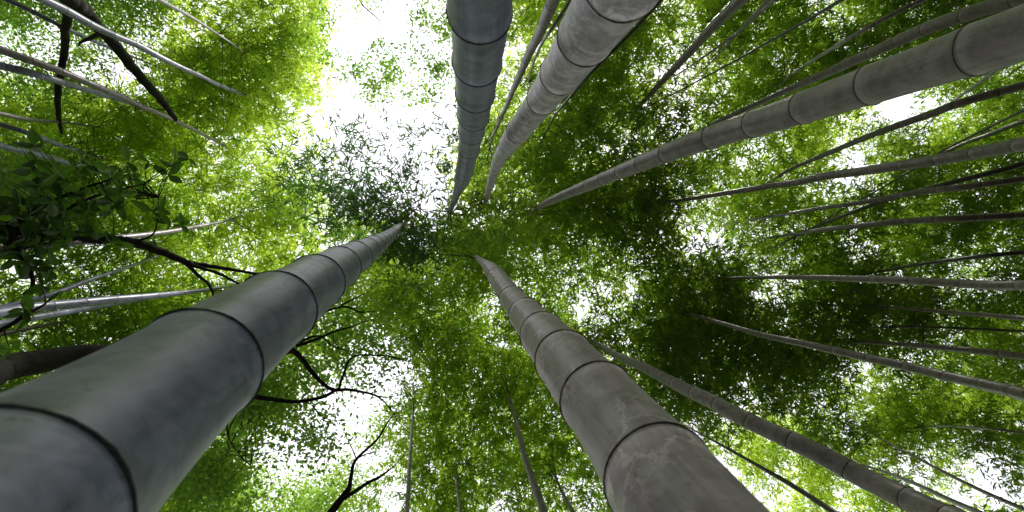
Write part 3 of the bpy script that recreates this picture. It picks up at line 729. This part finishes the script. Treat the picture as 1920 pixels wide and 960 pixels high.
BIGR = [(60,340,70,70,3.9,4.4,1.0),(120,385,110,60,4.1,4.6,1.6),(40,430,60,60,3.9,4.3,1.0),(230,370,90,55,4.5,5.0,.8),(300,330,70,50,4.6,5.1,.5),(200,320,60,40,4.4,4.8,.35),(60,490,60,40,3.9,4.2,.6),
        (300,430,40,40,4.8,5,.2),(90,560,50,30,3.8,4.0,.18),(30,600,40,40,3.7,3.9,.12),(20,680,18,25,3.7,3.9,.06),(130,450,90,25,4.2,4.6,.5)]
rb = TREES['big']; tw = []
C = on_pixels(BIGR, 19)
limbpts = np.concatenate([lb[0][0] for lb in rb['limbs']]); k = 0; extraV = []
for c in C:
    a = limbpts[np.argmin(np.linalg.norm(limbpts-c, axis=1))]; r = np.linalg.norm(c-a)
    if r > .06:
        t = np.linspace(0, 1, 5)[:, None]; mid = (a+c)/2+rng.normal(size=3)*.12*r
        tw.append(((1-t)**2*a+2*t*(1-t)*mid+t*t*c-rb['org'], np.linspace(.0045, .0015, 5), 4, 0))
    n_ = int(rng.integers(2, 5)); az = rng.uniform(0, 6.28)
    for q in range(n_):
        k += 1
        th = az+q*2.4+rng.normal()*.3; pit = rng.normal(.35, .35); roll = rng.normal(0, .4); sc = rng.uniform(.5, 1.0)
        mt = Matrix.Rotation(th, 4, 'Z') @ Matrix.Rotation(pit, 4, 'Y') @ Matrix.Rotation(roll, 4, 'X')
        if k <= 290:
            lo = bpy.data.objects.new("leaf", variants[int(rng.integers(4))]); COL.objects.link(lo); lo.parent = rb['root']
            lo.matrix_local = Matrix.Translation(Vector(c-rb['org'])) @ mt @ Matrix.Scale(sc, 4)
        else:
            me = variants[int(rng.integers(4))]; vs = [(mt @ (v.co*sc))+Vector(c-rb['org']) for v in me.vertices]
            extraV.append(([tuple(v) for v in vs], [tuple(p.vertices) for p in me.polygons]))
if extraV:
    VV, FF, b = [], [], 0
    for V, Fc in extraV: VV += V; FF += [tuple(i+b for i in f) for f in Fc]; b += len(V)
    o = mesh_obj("foliage", VV, FF, LM['l'], rb['root'], False); o["kind"] = "stuff"
    a = o.data.attributes.new("tint", 'FLOAT', 'POINT'); a.data.foreach_set("value", [.5]*len(VV))
o = tubes_obj("twigs", tw, MAT['bark'], rb['root']); o["kind"] = "stuff"

# ------------------------------------------------------------------ the grove goes on outside the frame: unseen foliage belt added to dim side light on the culms
n = 80000
ang = rng.uniform(0, 2*np.pi, n); rad = rng.uniform(15, 26, n)
zz = rng.uniform(0.02, 1, n)**.8*(rad*.58); 
side_open = .5+.5*np.cos(ang-math.radians(135))          # left side thinned to let side light in
keep = rng.uniform(0, 1, n) > .15*side_open
ang, rad, zz = ang[keep], rad[keep], zz[keep]; n = len(ang)
Cc = np.stack([rad*np.cos(ang), rad*np.sin(ang), zz], 1)
a = rng.uniform(0, 2*np.pi, n); pit = rng.normal(-.4, .5, n); ln = rng.uniform(.3, .65, n); wd = ln*.18
d = np.stack([np.cos(a)*np.cos(pit), np.sin(a)*np.cos(pit), np.sin(pit)], -1); s = np.stack([-np.sin(a)*.6, np.cos(a)*.6, np.full(n, .8)], -1)
V = np.stack([Cc, Cc+d*(ln*.4)[:, None]+s*wd[:, None], Cc+d*ln[:, None], Cc+d*(ln*.4)[:, None]-s*wd[:, None]], 1)
o = quads_obj("undergrowth_screen", V, LM['m'], rng.uniform(0, 1, n)); o["kind"] = "stuff"; o["label"] = "unseen foliage belt round the grove, added to dim side light"; o["category"] = "undergrowth_screen"

# and so does its unseen leafy roof, thickened to cut light from outside
n = 300000
rad = 26*np.sqrt(rng.uniform(0, 1, n)); ang = rng.uniform(0, 2*np.pi, n); Cc = np.stack([rad*np.cos(ang), rad*np.sin(ang), rng.uniform(10.5, 14, n)], 1)
cc = (Cc-CAM) @ M; uu = 960+F*cc[:, 0]/-cc[:, 2]; vv = 480-F*cc[:, 1]/-cc[:, 2]
lump = np.sin(Cc[:, 0]*1.1+1)*np.sin(Cc[:, 1]*1.3)+np.sin(Cc[:, 0]*.5+Cc[:, 1]*.7)
keep = ((uu < -150) | (uu > 2070) | (vv < -150) | (vv > 1110)) & (rng.uniform(-1.6, 1.2, n) < lump+.6)
# thinned towards the left to let light in from there
keep &= rng.uniform(0, 1, n) > .3*np.clip((-Cc[:, 0]+8)/22, 0, 1)
Cc = Cc[keep]; n = len(Cc)
a = rng.uniform(0, 2*np.pi, n); pit = rng.normal(-.35, .4, n); ln = rng.uniform(.28, .5, n); wd = ln*.17
d = np.stack([np.cos(a)*np.cos(pit), np.sin(a)*np.cos(pit), np.sin(pit)], -1); s = np.stack([-np.sin(a), np.cos(a), rng.normal(0, .4, n)], -1)
V = np.stack([Cc, Cc+d*(ln*.4)[:, None]+s*wd[:, None], Cc+d*ln[:, None], Cc+d*(ln*.4)[:, None]-s*wd[:, None]], 1)
o = quads_obj("canopy_screen", V, LM['m'], rng.uniform(0, 1, n)); o["kind"] = "stuff"; o["label"] = "unseen outer canopy of the grove, thickened to cut light from outside"; o["category"] = "canopy"
